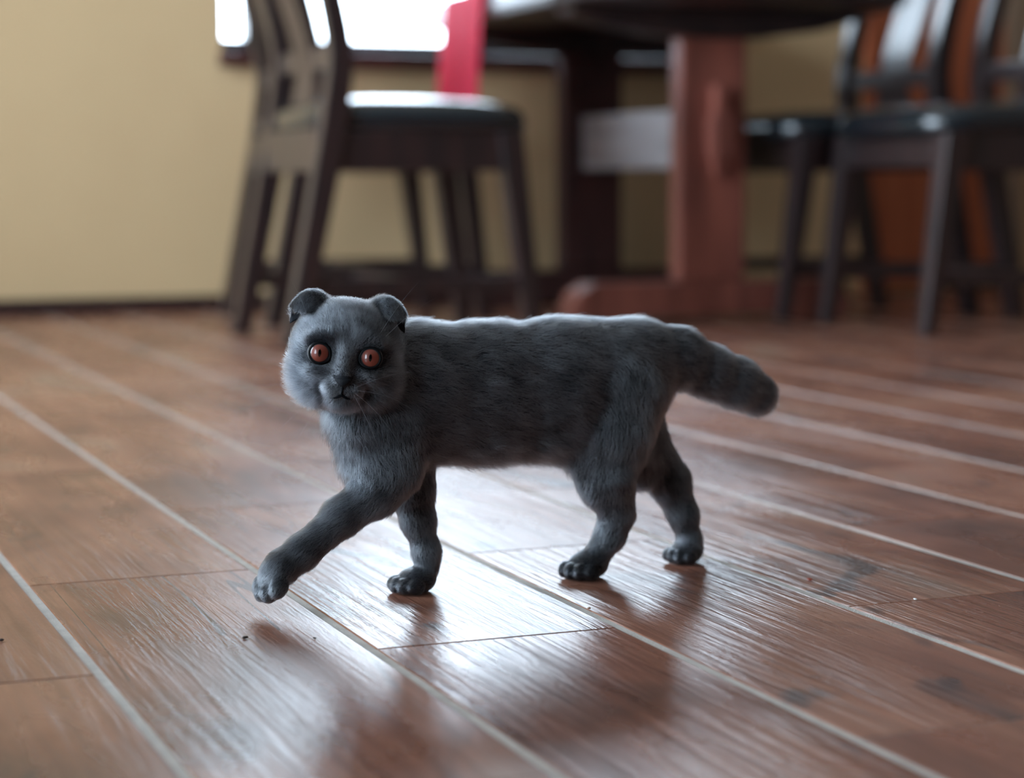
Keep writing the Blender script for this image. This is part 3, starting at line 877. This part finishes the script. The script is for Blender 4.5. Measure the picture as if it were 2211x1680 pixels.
# ---------------- fur
rg = np.random.default_rng(11)
def vnoise(X, scale, seed):
    """cheap smooth value noise"""
    r = np.random.default_rng(seed); out = np.zeros(len(X))
    for o_ in range(8):
        d = r.normal(size=3); d /= np.linalg.norm(d); ph = r.uniform(0, 6.28)
        d2_ = r.normal(size=3); d2_ /= np.linalg.norm(d2_)
        out += np.sin(X @ d * scale * r.uniform(.7, 1.4) + ph + 1.7 * np.sin(X @ d2_ * scale * .6 + ph * 2))
    return out / 8 * 1.6
def grow(V, VN, Fq, nh, lenf, flowf, liftf, shadef, rad, keepf=None, dens=None, curl=.12):
    A_ = V[Fq[:, 0]]; n_ = np.cross(V[Fq[:, 2]] - A_, V[Fq[:, 3]] - V[Fq[:, 1]]); ar = np.linalg.norm(n_, axis=1)
    if dens is not None: ar = ar * dens[Fq].mean(1)
    f = rg.choice(len(Fq), nh, p=ar / ar.sum())
    u, v = rg.random(nh), rg.random(nh)
    w4 = np.stack([(1 - u) * (1 - v), u * (1 - v), u * v, (1 - u) * v], 1)
    root = (V[Fq[f]] * w4[..., None]).sum(1); nrm = (VN[Fq[f]] * w4[..., None]).sum(1)
    nrm /= np.linalg.norm(nrm, axis=1)[:, None] + 1e-9
    if keepf is not None:
        k = keepf(root, nrm); root, nrm = root[k], nrm[k]
    flow, ln, lift = flowf(root, nrm), lenf(root, nrm), liftf(root, nrm)
    n = len(root)
    jit = rg.normal(size=(n, 3)) * .22 + np.stack([vnoise(root, 330, 21 + i) for i in range(3)], 1) * .28 + np.stack([vnoise(root, 90, 51 + i) for i in range(3)], 1) * .15
    flow = flow + jit
    flow -= nrm * (flow * nrm).sum(1)[:, None]; flow /= np.linalg.norm(flow, axis=1)[:, None] + 1e-9
    lift = np.clip(lift * (1 + .35 * rg.normal(size=n)), .08, 1.6)
    ln = ln * rg.uniform(.6, 1.2, n)
    ts = np.array((0, .22, .5, .76, 1.0))
    pts = np.zeros((n, 5, 3)); side = np.cross(nrm, flow); cu = rg.normal(size=n) * curl
    for i, t in enumerate(ts):
        up = lift * (t - .42 * t * t); al = (.35 * t + .65 * t * t) + .25 * t * (1 - lift)
        pts[:, i] = root - nrm * (.0004 if i == 0 else 0) + ln[:, None] * (nrm * up[:, None] + flow * al[:, None] + side * (cu * t * t)[:, None])
    sh = shadef(root, nrm)
    r_ = rad * rg.uniform(.7, 1.15, n)
    return pts, r_, sh
# weights of the primitives at points (body)
pos_prims = [p for p in prims if not p.get('neg')]
nose_p = hp(0, -14, 36)
def attrs(X):
    n = len(X); Wt = np.zeros(n); fl = np.zeros((n, 3)); ln = np.zeros(n); li = np.zeros(n)
    for p in pos_prims:
        d = sdf(p, X); w = np.exp(-np.clip(d, -.004, None) / .0022); w[d > .03] = 0
        if p['g'] in ('head', 'pad'):
            f = X - nose_p; f = f / (np.linalg.norm(f, axis=1)[:, None] + 1e-6)
        else: f = norm(p['flow'])[None]
        Wt += w; fl += f * w[:, None]; ln += w * p['ln']; li += w * p['lift']
    return fl / Wt[:, None], ln / Wt, li / Wt
def headc(X): return (X - HL) @ Hrot.T / HS
def keep(X, Nn):
    h = headc(X); k = np.ones(len(X), bool)
    for (a, b, c) in EYES:
        k &= ~((np.hypot(h[:, 0] - a, h[:, 1] - b) < 7.5) & (h[:, 2] > 18))
    k &= ~((np.abs(h[:, 0]) < 6.3 * np.clip((h[:, 1] + 21.5) / 6, 0, 1)) & (h[:, 1] < -13.4) & (h[:, 1] > -21.5) & (h[:, 2] > 32))
    k &= X[:, 2] > .0015
    return k
cacheA = {}
def fl_(X, Nn): cacheA['a'] = attrs(X); return cacheA['a'][0]
def ln_(X, Nn):
    h = headc(X); l = cacheA['a'][1].copy()
    for (a, b, c) in EYES:
        rr = np.hypot(h[:, 0] - a, h[:, 1] - b); m_ = h[:, 2] > 12
        l = np.where(m_, l * np.clip((rr - 6.5) / 9, .28, 1), l)
    rn = np.sqrt(h[:, 0] ** 2 + (h[:, 1] + 16) ** 2); l = np.where(h[:, 2] > 28, l * np.clip(rn / 14, .35, 1), l)
    l *= 1 + .18 * vnoise(X, 260, 9)
    return np.clip(l, .0009, None)
def li_(X, Nn):
    l = cacheA['a'][2] * (1 + .25 * vnoise(X, 240, 5))
    torso = (X[:, 2] > .085)
    return l + np.where(torso, .45 * np.clip((-Nn[:, 2] - .3) / .5, 0, 1) + .08 * np.clip((Nn[:, 2] - .4) / .5, 0, 1), 0)
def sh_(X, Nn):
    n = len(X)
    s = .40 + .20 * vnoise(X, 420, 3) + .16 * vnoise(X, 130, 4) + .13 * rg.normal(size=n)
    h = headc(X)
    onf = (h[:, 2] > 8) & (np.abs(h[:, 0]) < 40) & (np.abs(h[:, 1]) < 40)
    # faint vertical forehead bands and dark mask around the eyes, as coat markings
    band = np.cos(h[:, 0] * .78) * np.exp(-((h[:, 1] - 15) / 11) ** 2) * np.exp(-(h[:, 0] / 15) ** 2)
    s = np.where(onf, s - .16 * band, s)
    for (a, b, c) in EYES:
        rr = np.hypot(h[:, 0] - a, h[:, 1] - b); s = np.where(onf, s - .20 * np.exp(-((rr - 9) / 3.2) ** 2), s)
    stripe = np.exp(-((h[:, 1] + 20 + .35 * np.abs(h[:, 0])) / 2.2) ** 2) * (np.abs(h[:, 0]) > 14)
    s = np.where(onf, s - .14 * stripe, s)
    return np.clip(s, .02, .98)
_, lnV, _ = attrs(V)
densV = np.clip(.0062 / lnV, .7, 2.2)
hV = headc(V); densV = np.where((hV[:, 2] > 5) & (np.abs(hV[:, 0]) < 42) & (np.abs(hV[:, 1]) < 45), densV * 1.7, densV)
NH_ = 420000
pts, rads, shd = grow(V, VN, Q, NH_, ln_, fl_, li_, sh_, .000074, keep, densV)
ear_pts = []
for s, Gd in ear_surf:
    n, m_ = Gd.shape[:2]; v = Gd.reshape(-1, 3)
    dj = np.gradient(Gd, axis=0); di = np.gradient(Gd, axis=1); nr = np.cross(dj, di).reshape(-1, 3); nr /= np.linalg.norm(nr, axis=1)[:, None]
    cen = hp(s * 26, 30, 2)
    nr = np.where((((v - cen) * nr).sum(1) < 0)[:, None], -nr, nr)
    fq = np.array([(j * m_ + i, j * m_ + i + 1, (j + 1) * m_ + i + 1, (j + 1) * m_ + i) for j in range(n - 1) for i in range(m_ - 1)])
    dv = dj.reshape(-1, 3); dv /= np.linalg.norm(dv, axis=1)[:, None]
    out_ = hdir(s, 0, 0)
    def efl(X, Nn, v=v, dv=dv, out_=out_):
        # nearest grid vertex's tipward direction
        r = np.zeros_like(X)
        for a in range(0, len(X), 2000):
            dd = ((X[a:a + 2000, None] - v[None]) ** 2).sum(-1); r[a:a + 2000] = dv[dd.argmin(1)]
        return r * .8 + out_ * .4
    ear_pts.append(grow(v, nr, fq, 9000, lambda X, Nn: np.full(len(X), .0036), efl, lambda X, Nn: np.full(len(X), .55),
                        lambda X, Nn: np.clip(.2 + .12 * rg.normal(size=len(X)), .02, 1), .00008))
def curves_obj(name, sets, mat, parent):
    pts = np.vstack([s[0] for s in sets]); rads = np.concatenate([s[1] for s in sets]); shd = np.concatenate([s[2] for s in sets])
    hc = bpy.data.hair_curves.new(name); n = len(pts)
    hc.add_curves([5] * n)
    hc.position_data.foreach_set('vector', L2O(pts).astype(np.float32).ravel())
    taper = np.array((1, .95, .8, .55, .15))
    ra = hc.attributes.get('radius') or hc.attributes.new('radius', 'FLOAT', 'POINT')
    ra.data.foreach_set('value', (rads[:, None] * taper[None]).astype(np.float32).ravel())
    sa = hc.attributes.new('shade', 'FLOAT', 'CURVE'); sa.data.foreach_set('value', shd.astype(np.float32))
    hc.materials.append(mat)
    o = bpy.data.objects.new(name, hc); COL.objects.link(o); o.parent = parent
    return o
fur = curves_obj('fur', [(pts, rads, shd)] + ear_pts, MAT['fur'], kit); fur['kind'] = 'stuff'

# whiskers
def whisk(p0, p1, sag=3, r=.055):
    p0, p1 = np.array(p0, float), np.array(p1, float); P_ = []
    for t in np.linspace(0, 1, 8): P_.append(p0 + (p1 - p0) * t + np.array((0, sag * math.sin(math.pi * t), 0)))
    htube('whisker', P_, [r * (1 - .8 * t) for t in np.linspace(0, 1, 8)], MAT['whisker'], 5)
for s in (-1, 1):
    for (a0, b0, a1, b1, c1, sg) in ((9, -21, 62, -6, 22, 4), (10, -23, 60, -40, 26, 5), (9, -25, 46, -62, 30, 4), (8, -26, 33, -72, 34, 3)):
        whisk((s * a0, b0, 37), (s * a1, b1, c1), sg)
whisk((20, 12, 28), (47, 56, 18), 3, .07); whisk((23, 11, 26), (60, 46, 14), 3, .07); whisk((-22, 11, 26), (-42, 50, 18), 3, .06)

# ------------------------------------------------------------------ crumbs on the floor
def crumb(u, v, size, col, lab, seed):
    r = pray(u, v); t = -CAM_H / r[2]; p = CAMP + r * t
    bm = bmesh.new(); bmesh.ops.create_icosphere(bm, subdivisions=2, radius=size)
    q = random.Random(seed)
    for vv in bm.verts:
        vv.co = Vector((vv.co.x * 1.35, vv.co.y * .9, vv.co.z * .55)) * q.uniform(.8, 1.15)
    zmin = min(vv.co.z for vv in bm.verts)
    for vv in bm.verts: vv.co.z -= zmin
    o = from_bm('crumb', bm, plain('crumb_' + str(seed), col, .8), None, (p[0], p[1], .0002)); o.rotation_euler = (0, 0, q.uniform(0, 3))
    tag(o, lab, 'crumb', 'crumbs on the floor')
crumb(529, 1380, .0017, (.03, .015, .012), 'tiny dark crumb on the plank below the raised front paw', 1)
crumb(3, 1386, .0017, (.025, .014, .012), 'tiny dark crumb at the left edge of the photo', 2)
crumb(1748, 1254, .0018, (.35, .06, .03), 'tiny red-brown crumb on the plank right of the hind paws', 3)
crumb(1976, 1296, .0012, (.8, .78, .75), 'tiny white crumb beside a short plank joint at the right', 4)
crumb(1272, 1316, .0013, (.30, .17, .11), 'tiny tan crumb on the light grout line below the near hind paw', 5)
crumb(679, 1380, .0009, (.03, .015, .012), 'smallest dark crumb, right of the paw reflection', 6)
